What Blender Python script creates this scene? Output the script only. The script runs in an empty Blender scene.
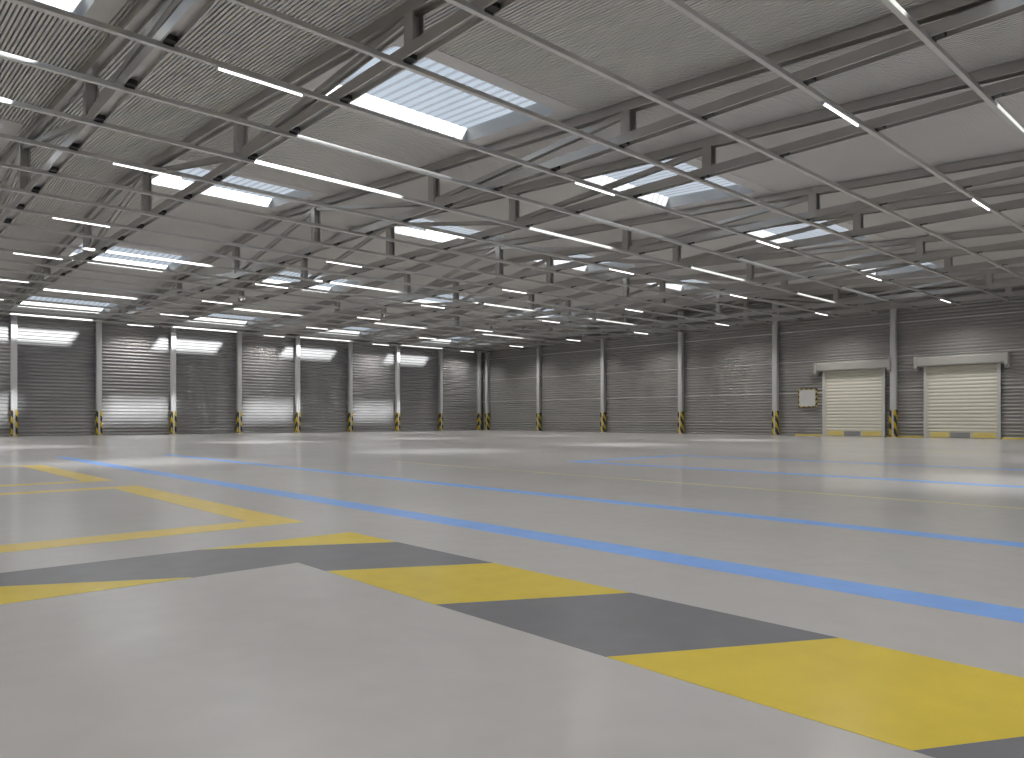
import bpy, math
from mathutils import Vector
sc = bpy.context.scene
C = sc.collection

# ------------------------------------------------------------------ layout (metres; X and Y run along the two far walls)
EYE = 1.0
WX, WY = 43.3, 50.95            # inner faces of the two far walls
X0, Y0 = -10.0, -20.0           # the hall goes on behind the viewer
PERIOD = 8.75                   # distance between pairs of trusses
TA, TB = 3.95, 7.08             # the two trusses of the first pair
ZCH = 6.95                      # underside of the bottom chords
RIDGE, VALLEY = 26.6, -1.0

def zd(y):                      # underside of the roof deck
    if y < VALLEY: return 7.19 + .06*(VALLEY - y)
    if y < RIDGE:  return 7.25 + .06*y
    return 7.25 + .06*RIDGE - .07*(y - RIDGE)

F = Vector((.678, .735)); R = Vector((.735, -.678))
def project(p):                 # only used to count what the photo shows
    d = p[0]*F.x + p[1]*F.y
    if d < .5: return None
    return (512 + 740*(p[0]*R.x + p[1]*R.y)/d, 419 - 740*(p[2]-EYE)/d)
def in_view(pts, m=0):
    for p in pts:
        q = project(p)
        if q and -m < q[0] < 1024+m and -m < q[1] < 758+m: return True
    return False
def mix(a, b, t): return tuple(a[i] + (b[i]-a[i])*t for i in range(3))
ORD = ['first','second','third','fourth','fifth','sixth','seventh','eighth','ninth','tenth','eleventh','twelfth',
       'thirteenth','fourteenth','fifteenth','sixteenth','seventeenth','eighteenth','nineteenth','twentieth',
       'twenty-first','twenty-second','twenty-third','twenty-fourth']

# ------------------------------------------------------------------ materials
def new_mat(name):
    m = bpy.data.materials.new(name); m.use_nodes = True
    nt = m.node_tree
    return m, nt, nt.nodes['Principled BSDF']
def val(nt, op, a, b=None):
    n = nt.nodes.new('ShaderNodeMath'); n.operation = op
    for i, v in enumerate((a, b)):
        if v is None: continue
        if isinstance(v, (int, float)): n.inputs[i].default_value = v
        else: nt.links.new(v, n.inputs[i])
    return n.outputs[0]
def noise(nt, scale, detail=4, coord='Object', sx=None):
    tc = nt.nodes.new('ShaderNodeTexCoord')
    n = nt.nodes.new('ShaderNodeTexNoise'); n.inputs['Scale'].default_value = scale; n.inputs['Detail'].default_value = detail
    if sx:
        mp = nt.nodes.new('ShaderNodeMapping'); mp.inputs['Scale'].default_value = sx
        nt.links.new(tc.outputs[coord], mp.inputs[0]); nt.links.new(mp.outputs[0], n.inputs['Vector'])
    else: nt.links.new(tc.outputs[coord], n.inputs['Vector'])
    return n.outputs['Fac']
def ramp(nt, fac, stops):
    r = nt.nodes.new('ShaderNodeValToRGB')
    while len(r.color_ramp.elements) < len(stops): r.color_ramp.elements.new(.5)
    for e, (p, c) in zip(r.color_ramp.elements, stops):
        e.position = p; e.color = (*c, 1) if len(c) == 3 else c
    nt.links.new(fac, r.inputs[0]); return r.outputs[0]
def mottled(name, col, rough, metal=0., scale=3., amt=.06, spec=.5, coat=0., sx=None):
    m, nt, b = new_mat(name)
    f = noise(nt, scale, sx=sx)
    lo = tuple(c*(1-amt) for c in col); hi = tuple(min(1, c*(1+amt)) for c in col)
    nt.links.new(ramp(nt, f, [(.3, lo), (.7, hi)]), b.inputs['Base Color'])
    b.inputs['Roughness'].default_value = rough
    b.inputs['Metallic'].default_value = metal; b.inputs['Specular IOR Level'].default_value = spec
    b.inputs['Coat Weight'].default_value = coat
    return m
M = {}
M['deck'] = mottled('roof_deck_steel', (.74,.72,.70), .60, .0, .35, .05, .3)
M['steel'] = mottled('truss_steel', (.52,.505,.49), .28, .55, 1.2, .05)
M['rail'] = mottled('rail_steel', (.62,.61,.585), .33, .4, 1.2, .05)
M['clip'] = mottled('recess_shade', (.035,.035,.035), .5, .2, 3, .1)  # near-black, imitates the shade where rails cross the chords
M['wall_l'] = mottled('wall_sheet_silver', (.36,.355,.36), .42, .35, .5, .06)
M['wall_r'] = mottled('wall_sheet_grey', (.36,.353,.345), .42, .3, .5, .06)
M['seam'] = mottled('wall_seam', (.75,.75,.74), .4, .3, 1, .03)
M['column'] = mottled('column_paint', (.62,.62,.63), .38, .15, 1, .04)
M['white'] = mottled('lining_grey', (.48,.48,.475), .35, .2, 1, .03)
M['flash'] = mottled('flashing_grey', (.70,.685,.67), .45, .1, 1.5, .05)
M['cream'] = mottled('cream_slats', (.74,.715,.62), .45, 0, 1.5, .03)
M['housing'] = mottled('shutter_housing_grey', (.40,.39,.37), .45, .1, 1, .04)
M['guide'] = mottled('guide_light_grey', (.66,.655,.62), .4, .1, 1, .03)
M['pad_yellow'] = mottled('pale_yellow_pad', (.80,.66,.22), .5, 0, 2, .05)
M['pad_grey'] = mottled('grey_pad', (.30,.30,.31), .5, 0, 2, .05)
M['board'] = mottled('board_grey', (.62,.62,.61), .4, 0, 2, .03)
M['lamp_body'] = mottled('lamp_body_white', (.7,.7,.69), .4, 0, 2, .03)
M['dull'] = mottled('dark_plate', (.1,.1,.1), .5, .3, 2, .08)

def painted(name, col, rough, amt=.08):
    m, nt, b = new_mat(name)
    f1 = noise(nt, .45, 3); f2 = noise(nt, 5., 3)
    f = val(nt, 'ADD', val(nt, 'MULTIPLY', f1, .6), val(nt, 'MULTIPLY', f2, .4))
    base = ramp(nt, f, [(.34, tuple(c*(1-amt) for c in col)), (.66, tuple(min(1,c*(1+amt)) for c in col))])
    nt.links.new(base, b.inputs['Base Color'])
    b.inputs['Roughness'].default_value = rough; b.inputs['Specular IOR Level'].default_value = .45; return m
FR = .19
M['floor'] = painted('polished_concrete', (.50,.49,.48), FR, .05)
M['yellow'] = painted('floor_paint_yellow', (.70,.54,.06), FR+.03)
M['ochre'] = painted('floor_paint_ochre', (.74,.56,.13), FR+.03)
M['black'] = painted('floor_paint_black', (.19,.194,.21), FR+.03)
M['blue'] = painted('floor_paint_blue', (.24,.44,.90), FR+.03)
M['thin'] = painted('floor_paint_faded_yellow', (.66,.62,.36), FR+.03)

def hazard(name, period, axes):
    m, nt, b = new_mat(name)
    tc = nt.nodes.new('ShaderNodeTexCoord'); s = nt.nodes.new('ShaderNodeSeparateXYZ'); nt.links.new(tc.outputs['Object'], s.inputs[0])
    t = val(nt, 'ADD', val(nt, 'ADD', val(nt, 'MULTIPLY', s.outputs[0], axes[0]), val(nt, 'MULTIPLY', s.outputs[1], axes[1])), val(nt, 'MULTIPLY', s.outputs[2], axes[2]))
    fr = val(nt, 'FRACT', val(nt, 'DIVIDE', val(nt, 'ADD', t, 100.), period))
    st = val(nt, 'GREATER_THAN', fr, .5)
    nt.links.new(ramp(nt, st, [(.4, (.02,.02,.018)), (.6, (.62,.45,.02))]), b.inputs['Base Color'])
    b.inputs['Roughness'].default_value = .4
    return m
M['hazard'] = hazard('hazard_stripes', .70, (1.3, 1.3, 1))
M['hazard_small'] = hazard('hazard_dashes', .30, (0, 1, 1))

m, nt, b = new_mat('lamp_tube_lit'); M['tube'] = m
b.inputs['Base Color'].default_value = (.9,.9,.9,1); b.inputs['Emission Color'].default_value = (1,.97,.93,1); b.inputs['Emission Strength'].default_value = 3.

def sheet(key, name, tint, milk, opaque):      # ribbed translucent roof sheet
    m, nt, b = new_mat(name); M[key] = m
    nt.nodes.remove(b); out = nt.nodes['Material Output']
    tr = nt.nodes.new('ShaderNodeBsdfTransparent'); tr.inputs[0].default_value = (*tint, 1)
    tl = nt.nodes.new('ShaderNodeBsdfTranslucent'); tl.inputs[0].default_value = (*milk, 1)
    f = noise(nt, 1.5)
    mixs = nt.nodes.new('ShaderNodeMixShader'); nt.links.new(val(nt, 'ADD', val(nt,'MULTIPLY', f, .1), opaque), mixs.inputs[0])
    nt.links.new(tr.outputs[0], mixs.inputs[1]); nt.links.new(tl.outputs[0], mixs.inputs[2]); nt.links.new(mixs.outputs[0], out.inputs[0])
sheet('glaze', 'skylight_sheet', (.88,.94,1), (.80,.83,.85), .12)
sheet('glaze_rib', 'skylight_sheet_rib', (.66,.69,.73), (.45,.47,.5), .30)

# ------------------------------------------------------------------ mesh helpers
class MB:
    def __init__(s): s.v = []; s.f = []; s.mi = []
    def quad(s, a, b, c, d, mi=0):
        i = len(s.v); s.v += [tuple(a), tuple(b), tuple(c), tuple(d)]; s.f.append((i,i+1,i+2,i+3)); s.mi.append(mi)
    def box(s, a, b, mi=0):
        x0,y0,z0 = a; x1,y1,z1 = b; i = len(s.v)
        s.v += [(x0,y0,z0),(x1,y0,z0),(x1,y1,z0),(x0,y1,z0),(x0,y0,z1),(x1,y0,z1),(x1,y1,z1),(x0,y1,z1)]
        s.f += [(i,i+3,i+2,i+1),(i+4,i+5,i+6,i+7),(i,i+1,i+5,i+4),(i+1,i+2,i+6,i+5),(i+2,i+3,i+7,i+6),(i+3,i,i+4,i+7)]; s.mi += [mi]*6
    def prism(s, prof, p0, p1, u, w, mi=0, caps=True):   # closed profile [(a,b)] swept from p0 to p1; u, w span the section
        p0, p1, u, w = Vector(p0), Vector(p1), Vector(u), Vector(w); n = len(prof); i = len(s.v)
        for p in (p0, p1): s.v += [tuple(p + u*a + w*b) for a, b in prof]
        for k in range(n):
            l = (k+1) % n; s.f.append((i+k, i+l, i+n+l, i+n+k)); s.mi.append(mi)
        if caps:
            s.f.append(tuple(i+k for k in reversed(range(n)))); s.f.append(tuple(i+n+k for k in range(n))); s.mi += [mi, mi]
    def hbeam(s, p0, p1, u, w, width, height, tf=.03, tw=.022, mi=0):  # flanges at +-width/2 along u, height along w
        W, H = width/2, height/2
        prof = [(-W,-H),(-W+tf,-H),(-W+tf,-tw/2),(W-tf,-tw/2),(W-tf,-H),(W,-H),(W,H),(W-tf,H),(W-tf,tw/2),(-W+tf,tw/2),(-W+tf,H),(-W,H)]
        s.prism(prof, p0, p1, u, w, mi, caps=False)
        # caps: three rectangles at both ends
        p0, p1, u, w = Vector(p0), Vector(p1), Vector(u), Vector(w)
        for p in (p0, p1):
            for a0,a1,b0,b1 in ((-W,-W+tf,-H,H),(W-tf,W,-H,H),(-W+tf,W-tf,-tw/2,tw/2)):
                s.quad(p+u*a0+w*b0, p+u*a1+w*b0, p+u*a1+w*b1, p+u*a0+w*b1, mi)
    def data(s, name, mats, weld=False):
        me = bpy.data.meshes.new(name); me.from_pydata(s.v, [], s.f)
        for k in (mats if isinstance(mats, (list, tuple)) else [mats]): me.materials.append(M[k])
        me.polygons.foreach_set('material_index', s.mi); me.update()
        import bmesh
        b = bmesh.new(); b.from_mesh(me)
        if weld: bmesh.ops.remove_doubles(b, verts=b.verts, dist=1e-5)
        bmesh.ops.recalc_face_normals(b, faces=b.faces); b.to_mesh(me); b.free()
        return me
def obj(name, me, parent=None, loc=None, label=None):
    o = bpy.data.objects.new(name, me); C.objects.link(o)
    if parent is not None: o.parent = parent
    if loc is not None: o.location = loc
    if label: o['label'] = label
    return o
def tag(o, label, cat, group=None, kind=None):
    o['label'] = label; o['category'] = cat
    if group: o['group'] = group
    if kind: o['kind'] = kind
    return o
def empty(name, loc, rz=0.):
    o = bpy.data.objects.new(name, None); C.objects.link(o); o.location = loc; o.rotation_euler = (0,0,rz); o.empty_display_size = .2
    return o
def rounded(x0, y0, x1, y1, ra, rb, n=5):      # corner radii at y0 and at y1
    pts = []
    for cx, cy, a, r in ((x1-ra,y0+ra,-90,ra),(x1-rb,y1-rb,0,rb),(x0+rb,y1-rb,90,rb),(x0+ra,y0+ra,180,ra)):
        for k in range(n+1):
            t = math.radians(a + 90*k/n); pts.append((cx+r*math.cos(t), cy+r*math.sin(t)))
    return pts
def bevel(o, w=.008, seg=2):
    md = o.modifiers.new('edge', 'BEVEL'); md.width = w; md.segments = seg; md.limit_method = 'ANGLE'; return o

# ------------------------------------------------------------------ floor and walls
g = MB(); g.box((X0-.3, Y0-.3, -.3), (WX+.5, WY+.5, 0))
o = obj('floor', g.data('floor', 'floor')); tag(o, 'glossy light grey polished concrete floor', 'floor', kind='structure')

def corrugated(axis, u0, u1, plane, sign, ztop, period, depth, mi=0, g=None, seg=8):
    """sheet wall with horizontal ribs; ztop(u) lets a gable wall follow the roof"""
    g = g or MB()
    us = [u0 + (u1-u0)*k/24 for k in range(25)]
    zmax = max(ztop(u) for u in us); n = int(zmax/period*seg) + 1
    zs = [k*period/seg for k in range(n+1)]
    prof = []
    for z in zs:
        t = (z/period) % 1.0
        d = depth*(.5 + .5*math.tanh(3.2*math.sin(2*math.pi*t))/math.tanh(3.2))
        prof.append((z, plane + sign*d))
    for a, b2 in zip(us, us[1:]):
        top = min(ztop(a), ztop(b2)) if a != b2 else ztop(a)
        for (z0, p0), (z1, p1) in zip(prof, prof[1:]):
            if z0 > max(ztop(a), ztop(b2)): break
            za0, zb0 = min(z0, ztop(a)), min(z0, ztop(b2)); za1, zb1 = min(z1, ztop(a)), min(z1, ztop(b2))
            if axis == 'x': g.quad((a,p0,za0),(b2,p0,zb0),(b2,p1,zb1),(a,p1,za1), mi)
            else:           g.quad((p0,a,za0),(p0,b2,zb0),(p1,b2,zb1),(p1,a,za1), mi)
    return g
g = corrugated('x', X0, WX+.1, WY, -1, lambda u: zd(WY)+.05, .21, .065)
g.box((X0, WY+.02, 0), (WX+.5, WY+.3, 7.6))
o = obj('wall_left', g.data('wall_left', 'wall_l')); tag(o, 'long silver ribbed sheet wall with bright patches of sun', 'wall', kind='structure')
g = corrugated('y', Y0, WY+.05, WX, -1, lambda u: zd(u)+.05, .18, .05)
for z in (.82, 2.55, 4.45, 6.3):
    g.box((WX-.072, Y0, z-.022), (WX+.01, WY, z+.02), 1)
pts = [(Y0,0),(WY+.3,0),(WY+.3,zd(WY)+.1),(RIDGE,zd(RIDGE)+.1),(VALLEY,zd(VALLEY)+.1),(Y0,zd(Y0)+.1)]
g.prism(pts, (WX+.02,0,0), (WX+.3,0,0), (0,1,0), (0,0,1))
o = obj('wall_right', g.data('wall_right', ['wall_r','seam'])); tag(o, 'dark grey ribbed sheet wall behind the two roller doors', 'wall', kind='structure')
g = MB(); g.prism(pts, (X0-.3,0,0), (X0,0,0), (0,1,0), (0,0,1))
o = obj('wall_rear', g.data('wall_rear', 'wall_r')); tag(o, 'grey sheet wall behind the viewer', 'wall', kind='structure')
g = MB(); g.box((X0, Y0-.3, 0), (WX+.3, Y0, 8.4))
o = obj('wall_near', g.data('wall_near', 'wall_r')); tag(o, 'grey sheet wall at the near end of the hall', 'wall', kind='structure')

# ------------------------------------------------------------------ roof deck with skylight openings
HX = [(7.70 + PERIOD*k, 12.05 + PERIOD*k) for k in range(-1, 4)]
HY = [(-17.0,-13.8)] + [(11.55 + 11.4*k, 14.75 + 11.4*k) for k in range(-1, 4)]
P, GW, GD = .078, .030, .20
g = MB()
nrib = int((WX + .2 - X0)/P)
segs_full = [Y0-.2, VALLEY, RIDGE, WY+.2]
for i in range(nrib):
    xa = X0 + i*P; xc = xa + P/2
    cuts = []
    for a, b2 in HX:
        if a-.18 < xc < b2+.18: cuts = [(y0-.18, y1+.18) for y0, y1 in HY if y0 > -5 or a > 10]
    spans = []; y = segs_full[0]
    for c0, c1 in cuts: spans.append((y, c0)); y = c1
    spans.append((y, segs_full[-1]))
    for s0, s1 in spans:
        ys = [s0] + [q for q in segs_full[1:-1] if s0+.01 < q < s1-.01] + [s1]
        for a, b2 in zip(ys, ys[1:]):
            za, zb = zd(a), zd(b2)
            pr = [(xa,0),(xa+P-GW,0),(xa+P-GW-.017,GD),(xa+P+.017,GD),(xa+P,0)]   # dovetail ribs
            for (x0,h0),(x1,h1) in zip(pr, pr[1:]):
                g.quad((x0,a,za+h0),(x1,a,za+h1),(x1,b2,zb+h1),(x0,b2,zb+h0))
o = obj('ceiling', g.data('ceiling', 'deck')); tag(o, 'grey ribbed steel roof deck above the trusses', 'ceiling', kind='structure')

# ------------------------------------------------------------------ skylights
def skylight(n, x0, x1, y0, y1, label):
    root = empty(f'window_{n}', ((x0+x1)/2, (y0+y1)/2, zd((y0+y1)/2)))
    cx, cy, cz = root.location
    L = lambda x, y, h: (x-cx, y-cy, zd(y)+h-cz)
    inner = rounded(x0, y0, x1, y1, .15, .03)
    FXm, FYm = .40, .42
    outer = []
    for (x, y) in inner:                                   # square outer edge of the flashing
        outer.append((min(max((x-cx)*1.6+cx, x0-FXm), x1+FXm), min(max((y-cy)*1.9+cy, y0-FYm), y1+FYm)))
    nk = len(inner)
    # push the corner samples out to the true corners
    outer = []
    for k, (x, y) in enumerate(inner):
        c, j = divmod(k, nk//4)
        ox = x1+FXm if c in (0,1) else x0-FXm; oy = y1+FYm if c in (1,2) else y0-FYm
        half = (nk//4-1)/2
        first = j < half; exact = abs(j-half) < .6
        if exact: outer.append((ox, oy))
        elif c in (0, 2): outer.append((x, oy) if first else (ox, y))
        else: outer.append((ox, y) if first else (x, oy))
    g = MB()
    for k in range(nk):
        l = (k+1) % nk
        g.quad(L(*inner[k],-.012), L(*inner[l],-.012), L(*outer[l],-.012), L(*outer[k],-.012))
        g.quad(L(*outer[k],-.012), L(*outer[l],-.012), L(*outer[l],.05), L(*outer[k],.05))
    obj('frame', g.data('skylight_frame', 'flash'), root)
    g = MB(); H = .33
    for k in range(nk):
        l = (k+1) % nk
        g.quad(L(*inner[k],-.012), L(*inner[l],-.012), L(*inner[l],H), L(*inner[k],H))
        a, b2 = inner[k], inner[l]
        oa = (a[0]+(a[0]-cx)*.03, a[1]+(a[1]-cy)*.03); ob = (b2[0]+(b2[0]-cx)*.03, b2[1]+(b2[1]-cy)*.03)
        g.quad(L(*oa,-.0), L(*ob,0), L(*ob,H), L(*oa,H)); g.quad(L(*a,H), L(*b2,H), L(*ob,H), L(*oa,H))
    obj('lining', g.data('skylight_lining', 'white'), root)
    g = MB(); q = (x1-x0+.1)/17
    for k in range(17):
        xa = x0-.05 + k*q
        pr = [(xa,H),(xa+q*.78,H),(xa+q*.82,H+.045),(xa+q*.96,H+.045),(xa+q,H)]
        for j, ((xa_,h0),(xb_,h1)) in enumerate(zip(pr, pr[1:])):
            g.quad(L(xa_,y0-.05,h0), L(xb_,y0-.05,h1), L(xb_,y1+.05,h1), L(xa_,y1+.05,h0), 1 if j else 0)
    obj('glazing', g.data('skylight_glazing', ['glaze','glaze_rib']), root, label='ribbed translucent roof sheet')
    tag(root, label, 'skylight', 'skylights in the roof', 'structure')
    return root
n = 0
for c, (xa, xb) in enumerate(HX):
    for r, (ya, yb) in enumerate(HY):
        if r == 0 and xa < 10: continue
        n += 1
        seen = r >= 2
        if seen: lab = f'bright roof skylight, {ORD[r-2]} from the front in the {ORD[c]} skylight bay from the left'
        else: lab = f'roof skylight {"overhead beside" if r==1 else "well behind"} the viewer in the {ORD[c]} skylight bay'
        skylight(n, xa, xb, ya, yb, lab)

# ------------------------------------------------------------------ trusses
POSTS = [10.05 + 7.0*k for k in range(6)]
CW, CH = .25, .20
TOPH = .20
def sec(p0, p1):
    a = (Vector(p1) - Vector(p0)).normalized(); return Vector((1,0,0)).cross(a)
tmesh = {}
YE0, YE1 = VALLEY+.03, WY-.12
g = MB(); g.hbeam((0,YE0,0),(0,YE1-.45,0),(1,0,0),(0,0,1),CW,CH); tmesh['bottom_chord'] = g.data('bottom_chord','steel')
TC = [(0,YE0,zd(YE0)),(0,RIDGE,zd(RIDGE)),(0,YE1,zd(YE1))]
base = ZCH + CH/2
tmesh['top'] = []
for a, b2 in zip(TC, TC[1:]):
    p0 = (0, a[1], a[2]-base-TOPH/2-.016); p1 = (0, b2[1], b2[2]-base-TOPH/2-.016)
    g = MB(); g.hbeam(p0, p1, (1,0,0), sec(p0,p1), CW, TOPH); tmesh['top'].append(g.data('top_chord','steel'))
tmesh['posts'] = []
ztop = lambda y: zd(y) - base - TOPH - .016
for y in POSTS:
    g = MB(); g.hbeam((0,y,CH/2-.005),(0,y,ztop(y)+.005),(1,0,0),(0,1,0),CW-.004,.24)
    tmesh['posts'].append(g.data('post','steel'))
tmesh['diag'] = []
for k, (ya, yb) in enumerate(zip(POSTS, POSTS[1:])):
    hi_first = k % 2 == 0
    pa = (0, ya+.15, ztop(ya)-.05) if hi_first else (0, ya+.15, CH/2+.05)
    pb = (0, yb-.15, CH/2+.05) if hi_first else (0, yb-.15, ztop(yb)-.05)
    g = MB(); g.hbeam(pa, pb, (1,0,0), sec(pa,pb), .16, .12, .02, .015); tmesh['diag'].append(g.data('diagonal','steel'))
for k in range(5):
    for side, x in enumerate((TA + PERIOD*k, TB + PERIOD*k)):
        root = empty('roof_truss', (x, 0, base))
        obj('bottom_chord', tmesh['bottom_chord'], root)
        for me in tmesh['top']: obj('top_chord', me, root)
        for me in tmesh['posts']: obj('post', me, root)
        for me in tmesh['diag']: obj('diagonal', me, root)
        tag(root, f'grey steel roof truss, the {"right" if side else "left"}-hand one of the {ORD[k]} truss pair from the left', 'roof truss', 'roof trusses', 'thing')

# ------------------------------------------------------------------ rails and lamps
RAILS = [4.08 + 2.07*k for k in range(-5, 23)]
NB = 5                          # rails behind the viewer
RW, RH = .09, .09
zr1 = ZCH; zr0 = ZCH - RH
c_ = .006
prof = [(-RW/2+c_,-RH),(RW/2-c_,-RH),(RW/2,-RH+c_),(RW/2,-c_),(RW/2-c_,0),(-RW/2+c_,0),(-RW/2,-c_),(-RW/2,-RH+c_)]
g = MB(); g.prism(prof, (X0+.4,0,0), (WX-.46,0,0), (0,1,0), (0,0,1)); rail_me = g.data('rail_tube','rail')
g = MB(); g.box((-.085,-.20,-.002),(.085,-.05,.085)); g.box((-.085,-.06,-.03),(.085,-.045,.06)); shade_me = g.data('shade_block','clip')  # dark block standing in for the shade in the chord recess
LX = [5.5 + PERIOD*k for k in range(-1, 5)]
LL = .78
LROWS = [NB + 1 + 3*j for j in range(-2, 8)]       # indices of the rails that carry lamps
lamp_rows = set(LROWS)
TX = sorted([TA+PERIOD*k for k in range(5)] + [TB+PERIOD*k for k in range(5)])
for i, y in enumerate(RAILS):
    root = empty('ceiling_rail', (0, y, zr1))
    obj('tube', rail_me, root)
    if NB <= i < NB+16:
        for x in TX: obj('shade_block', shade_me, root, (x, 0, 0))
    lab = f'thin grey steel ceiling rail, {ORD[i-NB]} from the front, {"with tube lamps" if i in lamp_rows else "bare"}' if i >= NB else f'thin grey steel ceiling rail, {ORD[NB-1-i]} one behind the viewer'
    tag(root, lab, 'ceiling rail', 'ceiling rails', 'thing')
g = MB(); h = .055
pb = [(-.036,0),(.036,0),(.036,-.016),(.03,-.022),(-.03,-.022),(-.036,-.016)]
g.prism(pb, (-LL,0,0), (LL,0,0), (0,1,0), (0,0,1)); lb = g.data('lamp_body','lamp_body')
g = MB()
pt = [(.028*math.cos(math.pi+math.pi*k/8), -.022+.032*math.sin(math.pi+math.pi*k/8)) for k in range(9)]
g.prism(pt, (-LL+.03,0,0), (LL-.03,0,0), (0,1,0), (0,0,1)); ld = g.data('lamp_diffuser','tube')
g = MB()
pe = [(.032*math.cos(math.pi+math.pi*k/8), -.020+.038*math.sin(math.pi+math.pi*k/8)) for k in range(9)]
g.prism(pe, (-.015,0,0), (.015,0,0), (0,1,0), (0,0,1))
le = g.data('lamp_end_cap','lamp_body')
lamp = bpy.data.lights.new('lamp_light', 'AREA'); lamp.shape = 'RECTANGLE'; lamp.size = 2*LL-.1; lamp.size_y = .05; lamp.spread = math.radians(136)
lamp.energy = 108.; lamp.color = (1,.97,.93)
for c, x in enumerate(LX):
    nth = 0
    for i in LROWS:
        y = RAILS[i]
        seen = in_view([(x-LL,y,zr0),(x,y,zr0),(x+LL,y,zr0)])  # out-of-view lamps carry the grid on, added to brighten the near floor
        root = empty('ceiling_tube_lamp', (x, y, zr0))
        obj('body', lb, root); df = obj('diffuser', ld, root, label='lit white lamp diffuser'); lo = obj('lamp_light', lamp, df, (0,0,-.0575)); [obj('end_cap', le, root, (q*(LL-.015),0,0)) for q in (-1,1)]
        lab = f'lit white tube lamp, {ORD[nth]} from the front in the {ORD[c-1]} lamp file from the left' if seen else 'unseen white tube lamp added to light the near floor, beside or behind the viewer'
        tag(root, lab, 'tube lamp', 'tube lamps under the rails', 'thing')
        nth += seen

# ------------------------------------------------------------------ columns
CT = 7.0
g = MB(); g.hbeam((0,0,.02),(0,0,zd(WY)-.03),(0,1,0),(1,0,0),.26,.30,.025,.018); col_l = g.data('column_shaft','column')
g = MB(); g.box((-.2,-.16,0),(.2,.16,.02)); base_me = g.data('base_plate','column')
def guard(sx):
    g = MB(); a, b2 = .15, .13
    g.box((sx*a - (.018 if sx>0 else 0), -b2-.012, .02), (sx*a + (0 if sx>0 else .018), b2*.4, 1.5)) if False else None
    xo = sx*(a+.014)
    g.prism([(xo,-b2-.014),(xo,.10),(xo-sx*.014,.10),(xo-sx*.014,-b2),(xo-sx*.11,-b2),(xo-sx*.11,-b2-.014)], (0,0,.02), (0,0,1.5), (1,0,0), (0,1,0))
    return g.data('corner_guard','hazard')
gu = [guard(-1), guard(1)]
def column(loc, rz, label, tall=None):
    root = empty('steel_column', loc, rz)
    obj('shaft', tall or col_l, root); obj('base_plate', base_me, root)
    for me in gu: obj('corner_guard', me, root, label='yellow and black striped corner guard')
    tag(root, label, 'column', 'steel wall columns', 'thing')
for k in range(9):
    x = 7.8 + 4.38*k
    if k == 8: x = 42.76
    column((x, WY-.24, 0), 0, f'light grey steel column with striped guards, {ORD[k]} from the left along the silver wall' if k < 8 else 'light grey steel column in the far corner, on the silver wall')
RC = [49.9, 43.4, 36.5, 29.55, 22.62, 15.7]
for k, y in enumerate(RC):
    g = MB(); g.hbeam((0,0,.02),(0,0,zd(y)-.25),(0,1,0),(1,0,0),.26,.30,.025,.018)
    column((WX-.24, y, 0), -math.pi/2, ('light grey steel column in the far corner, on the dark wall' if k == 0 else
        'light grey steel column with striped guards between the two roller doors' if k == 5 else
        'light grey steel column with striped guards beside the small notice board' if k == 4 else
        f'light grey steel column with striped guards, {ORD[k-1]} on the dark wall from the far corner'), g.data('column_shaft','column'))

# ------------------------------------------------------------------ roller doors
def roller(n, ya, yb, label):
    w = yb-ya; zt = 3.78
    root = empty(f'door_{n}', (WX-.06, (ya+yb)/2, 0))
    H = w/2
    g = MB(); p = .19; seg = 6; nz = int((zt-.28)/p*seg)
    pr = []
    for k in range(nz+1):
        z = .28 + k*p/seg; t = (k % seg)/seg
        pr.append((z, -.05 - .022*abs(math.sin(math.pi*t))))
    for (z0,x0),(z1,x1) in zip(pr, pr[1:]): g.quad((x0,-H,z0),(x0,H,z0),(x1,H,z1),(x1,-H,z1))
    g.box((-.04,-H,.28),(-.03,H,zt))
    obj('curtain', g.data('curtain','cream'), root, label='cream slatted curtain')
    for s in (-1,1):
        g = MB(); y0, y1 = sorted((s*(H-.07), s*(H+.06)))
        g.box((-.13,y0,0),(-.02,y1,zt+.05)); g.box((-.145,y0-.015,0),(-.13,y1+.015,zt+.02))
        obj('guide_rail', g.data('guide_rail','guide'), root)
    g = MB(); g.box((-.10,-H+.07,.0),(-.03,H-.07,.28)); g.box((-.12,-H+.07,.03),(-.10,H-.07,.06))
    obj('bottom_rail', g.data('bottom_rail','cream'), root)
    for y0, y1, k in ((H-1.15,H-.25,'pad_yellow'),(-H+.15,-H+1.15,'pad_yellow'),(-.42,.50,'pad_grey')):
        g = MB(); g.box((-.135,y0,.04),(-.10,y1,.30)); pad = obj('bumper_pad', g.data('bumper_pad',k), root, label='yellow bumper pad' if k=='pad_yellow' else 'grey bumper pad'); bevel(pad, .01)
    g = MB()
    pr = [(-.02,3.80),(-.42,3.80),(-.47,3.86),(-.47,4.24),(-.42,4.30),(-.02,4.30)]
    g.prism(pr, (0,-H-.30,0), (0,H+.30,0), (1,0,0), (0,0,1))
    hb = obj('housing', g.data('housing','housing'), root)
    for s in (-1,1):
        g = MB(); y0, y1 = sorted((s*(H+.30), s*(H+.46)))
        pr = [(-.02,3.58),(-.30,3.58),(-.49,3.70),(-.49,4.26),(-.44,4.32),(-.02,4.32)]
        g.prism(pr, (0,y0,0), (0,y1,0), (1,0,0), (0,0,1)); obj('end_bracket', g.data('end_bracket','housing'), hb)
        g = MB(); y0, y1 = sorted((s*(H-.10), s*(H+.30))); g.box((-.30,y0,3.62),(-.02,y1,3.80)) if False else None
    tag(root, label, 'roller door', 'cream roller doors', 'structure')
roller(1, 16.25, 19.62, 'cream roller door next to the small notice board, left of the column between the doors')
roller(2, 10.72, 14.12, 'cream roller door nearest the right edge, right of the column between the doors')

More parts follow.
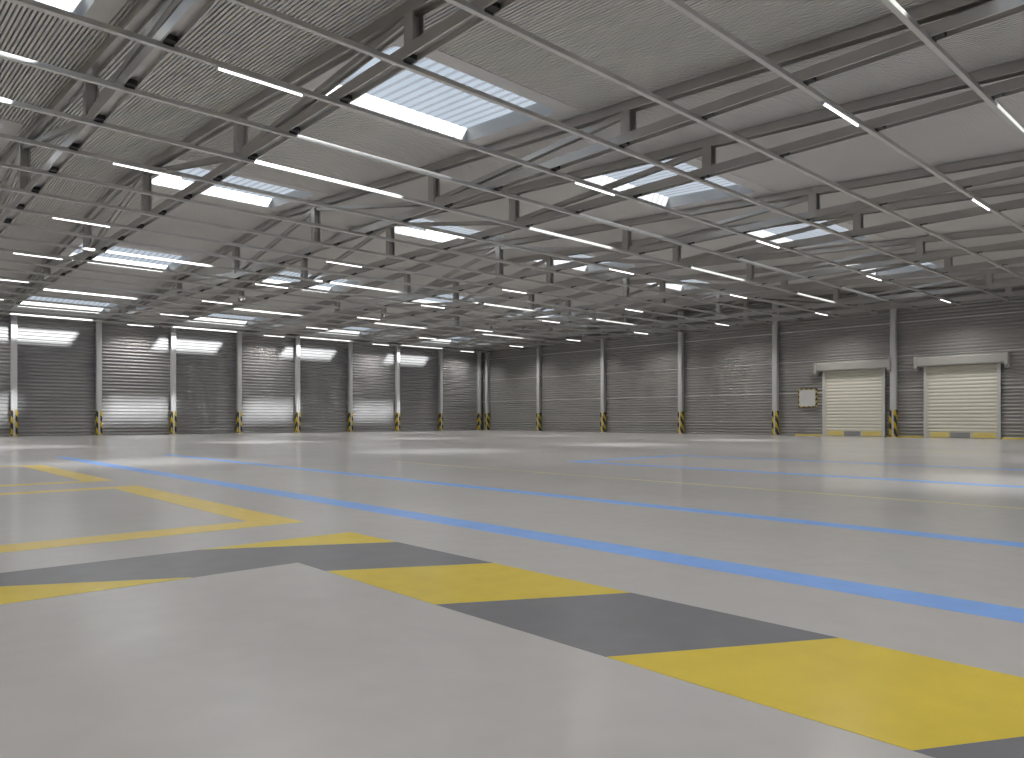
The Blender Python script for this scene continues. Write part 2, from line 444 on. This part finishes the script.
# ------------------------------------------------------------------ notice board
root = empty('notice_board', (WX-.08, 20.62, 2.26))
g = MB(); g.box((-.10,-.50,-.50),(0,.50,.50)); bevel(obj('panel', g.data('panel','board'), root), .008)
g = MB()
for a, b2 in (((-.115,-.55,.50),(.0,.55,.55)),((-.115,-.55,-.55),(0,.55,-.50)),((-.115,-.55,-.50),(0,-.50,.50)),((-.115,.50,-.50),(0,.55,.50))): g.box(a, b2)
obj('border', g.data('border','hazard_small'), root, label='yellow and black striped border')
tag(root, 'small blank light grey board with striped edge on the dark wall beside a roller door', 'notice board', kind='thing')

# ------------------------------------------------------------------ painted floor markings
T = .0012
def slab(g, poly, mi=0, t=T):
    n = len(poly); i = len(g.v)
    g.v += [(x,y,0) for x,y in poly] + [(x,y,t) for x,y in poly]
    g.f.append(tuple(i+n+k for k in range(n))); g.mi.append(mi)
    for k in range(n):
        l = (k+1)%n; g.f.append((i+k,i+l,i+n+l,i+n+k)); g.mi.append(mi)
def rect(g, x0,y0,x1,y1, mi=0): slab(g, [(x0,y0),(x1,y0),(x1,y1),(x0,y1)], mi)
def marking(name, g, mats, label, cat):
    o = obj(name, g.data(name, mats)); tag(o, label, cat, kind='thing'); return o
g = MB(); rect(g, 4.30,-4, 4.62,22.4); marking('painted_line', g, 'blue', 'broad blue line painted on the floor, nearest beyond the striped band', 'floor line')
g = MB(); rect(g, 6.83,-4, 7.09,21.9); marking('painted_line', g, 'blue', 'narrower blue floor line running parallel beyond the broad blue one', 'floor line')
g = MB(); rect(g, 9.74,-4, 9.83,14.8); marking('painted_line', g, 'thin', 'hair-thin pale yellow floor line in mid floor between the blue markings', 'floor line')
g = MB(); rect(g, 25.1,-4, 25.25,9.5); marking('painted_line', g, 'thin', 'faint thin yellow floor line closest to the roller doors', 'floor line')
g = MB()
rect(g, 12.75,-4, 13.05,11.95); rect(g, 17.05,-4, 17.35,11.95); rect(g, 13.05,11.6, 17.05,11.95)
marking('painted_bay', g, 'blue', 'faded blue three-sided bay outline painted far out on the floor', 'floor marking')
def bay(ya, yb, near, label):
    g = MB(); xl, xr = -4.0, 3.40
    rect(g, xr-.40, ya, xr, yb)
    rect(g, xl, ya, xr-.40, ya+near); rect(g, xl, yb-.28, xr-.40, yb)
    return marking('painted_bay', g, 'ochre', label, 'floor marking')
bay(6.66, 12.0, .40, 'yellow bay outline painted on the floor at left, the nearer one with the pointed corner')
bay(13.2, 18.8, .28, 'yellow bay outline painted on the floor at far left, behind the nearer yellow one')

# striped band: an L with its corner at (3.4, 5.78)
def clip(poly, a, b2, c, keep_ge):           # half-plane a*x + b*y >= c (or <=)
    out = []; n = len(poly)
    sgn = 1 if keep_ge else -1
    fv = lambda p: sgn*(a*p[0] + b2*p[1] - c)
    for k in range(n):
        p, q = poly[k], poly[(k+1)%n]; fp, fq = fv(p), fv(q)
        if fp >= 0: out.append(p)
        if (fp >= 0) != (fq >= 0):
            t = fp/(fp-fq); out.append((p[0]+(q[0]-p[0])*t, p[1]+(q[1]-p[1])*t))
    return out
root = empty('hazard_band', (0,0,0))
XA, XB, YA, YB = 2.40, 3.39, 4.80, 5.78
arms = [[(XA,-4),(XB,-4),(XB,YB),(XA,YA)], [(-5,YA),(XA,YA),(XB,YB),(-5,YB)]]
step = 1.195; s0 = 2.14
for k in range(-6, 5):
    lo, hi = s0 + k*step, s0 + (k+1)*step
    ps = [q for q in (clip(clip(arm, .55, 1, lo, True), .55, 1, hi, False) for arm in arms) if len(q) > 2]
    shared = len(ps) == 2 and sum(any(math.dist(p, q) < 1e-6 for q in ps[1]) for p in ps[0]) >= 2
    yel = k % 2 == 0
    for grp in ([ps] if shared else [[q] for q in ps]):
        g = MB()
        for q in grp: slab(g, q)
        obj('stripe', g.data('stripe', 'yellow' if yel else 'black', weld=True), root, label='yellow stripe' if yel else 'black stripe')
tag(root, 'wide L-shaped band of yellow and black diagonal stripes painted across the near floor', 'hazard marking', kind='thing')
for k, (ya, yb, lab) in enumerate(((19.72,21.4,'thin yellow strip at the wall foot under the notice board'),
                    (14.22,16.15,'thin yellow strip at the wall foot between the roller doors'),
                    (4.0,10.62,'thin yellow strip at the wall foot right of the last roller door'))):
    g = MB(); g.prism([(-.075,0),(0,0),(0,.065),(-.05,.065),(-.075,.045)], (WX-.06,ya,0), (WX-.06,yb,0), (1,0,0), (0,0,1))
    tag(obj(f'trim_{k+1}', g.data('wall_foot_strip', 'yellow')), lab, 'wall strip', kind='structure')

# ------------------------------------------------------------------ light
sun = bpy.data.lights.new('sun', 'SUN'); sun.energy = 12.5; sun.angle = math.radians(4.5); sun.color = (1,.96,.90)
so = bpy.data.objects.new('sun', sun); C.objects.link(so)
so.rotation_euler = Vector((-.28, 1, -.45)).to_track_quat('-Z', 'Y').to_euler()
w = bpy.data.worlds.new('sky'); sc.world = w; w.use_nodes = True
nt = w.node_tree; bg = nt.nodes['Background']
tc = nt.nodes.new('ShaderNodeTexCoord'); sp = nt.nodes.new('ShaderNodeSeparateXYZ'); nt.links.new(tc.outputs['Generated'], sp.inputs[0])
nt.links.new(ramp(nt, sp.outputs[2], [(0., (.85,.92,1.)), (1., (.48,.68,.95))]), bg.inputs[0])
bg.inputs[1].default_value = .50
w.cycles.sampling_method = 'NONE'

# ------------------------------------------------------------------ camera
cam = bpy.data.cameras.new('camera'); co = bpy.data.objects.new('camera', cam); C.objects.link(co); sc.camera = co
co.location = (0, 0, EYE); co.rotation_euler = (math.pi/2, 0, -math.atan2(F.x, F.y))
cam.sensor_fit = 'HORIZONTAL'; cam.sensor_width = 36.; cam.lens = 36*740/1024
cam.shift_y = (419-379)/1024; cam.clip_start = .05; cam.clip_end = 300

# ------------------------------------------------------------------ view and sampling
sc.view_settings.view_transform = 'Standard'; sc.view_settings.look = 'None'
sc.view_settings.gamma = 1; sc.view_settings.use_curve_mapping = False
sc.view_settings.exposure = 0.0
cy = sc.cycles
cy.use_denoising = True
cy.max_bounces = 10; cy.diffuse_bounces = 5; cy.glossy_bounces = 4; cy.transmission_bounces = 6; cy.transparent_max_bounces = 12
cy.sample_clamp_indirect = 4.0
cy.denoising_prefilter = 'ACCURATE'
cy.caustics_reflective = False; cy.caustics_refractive = False
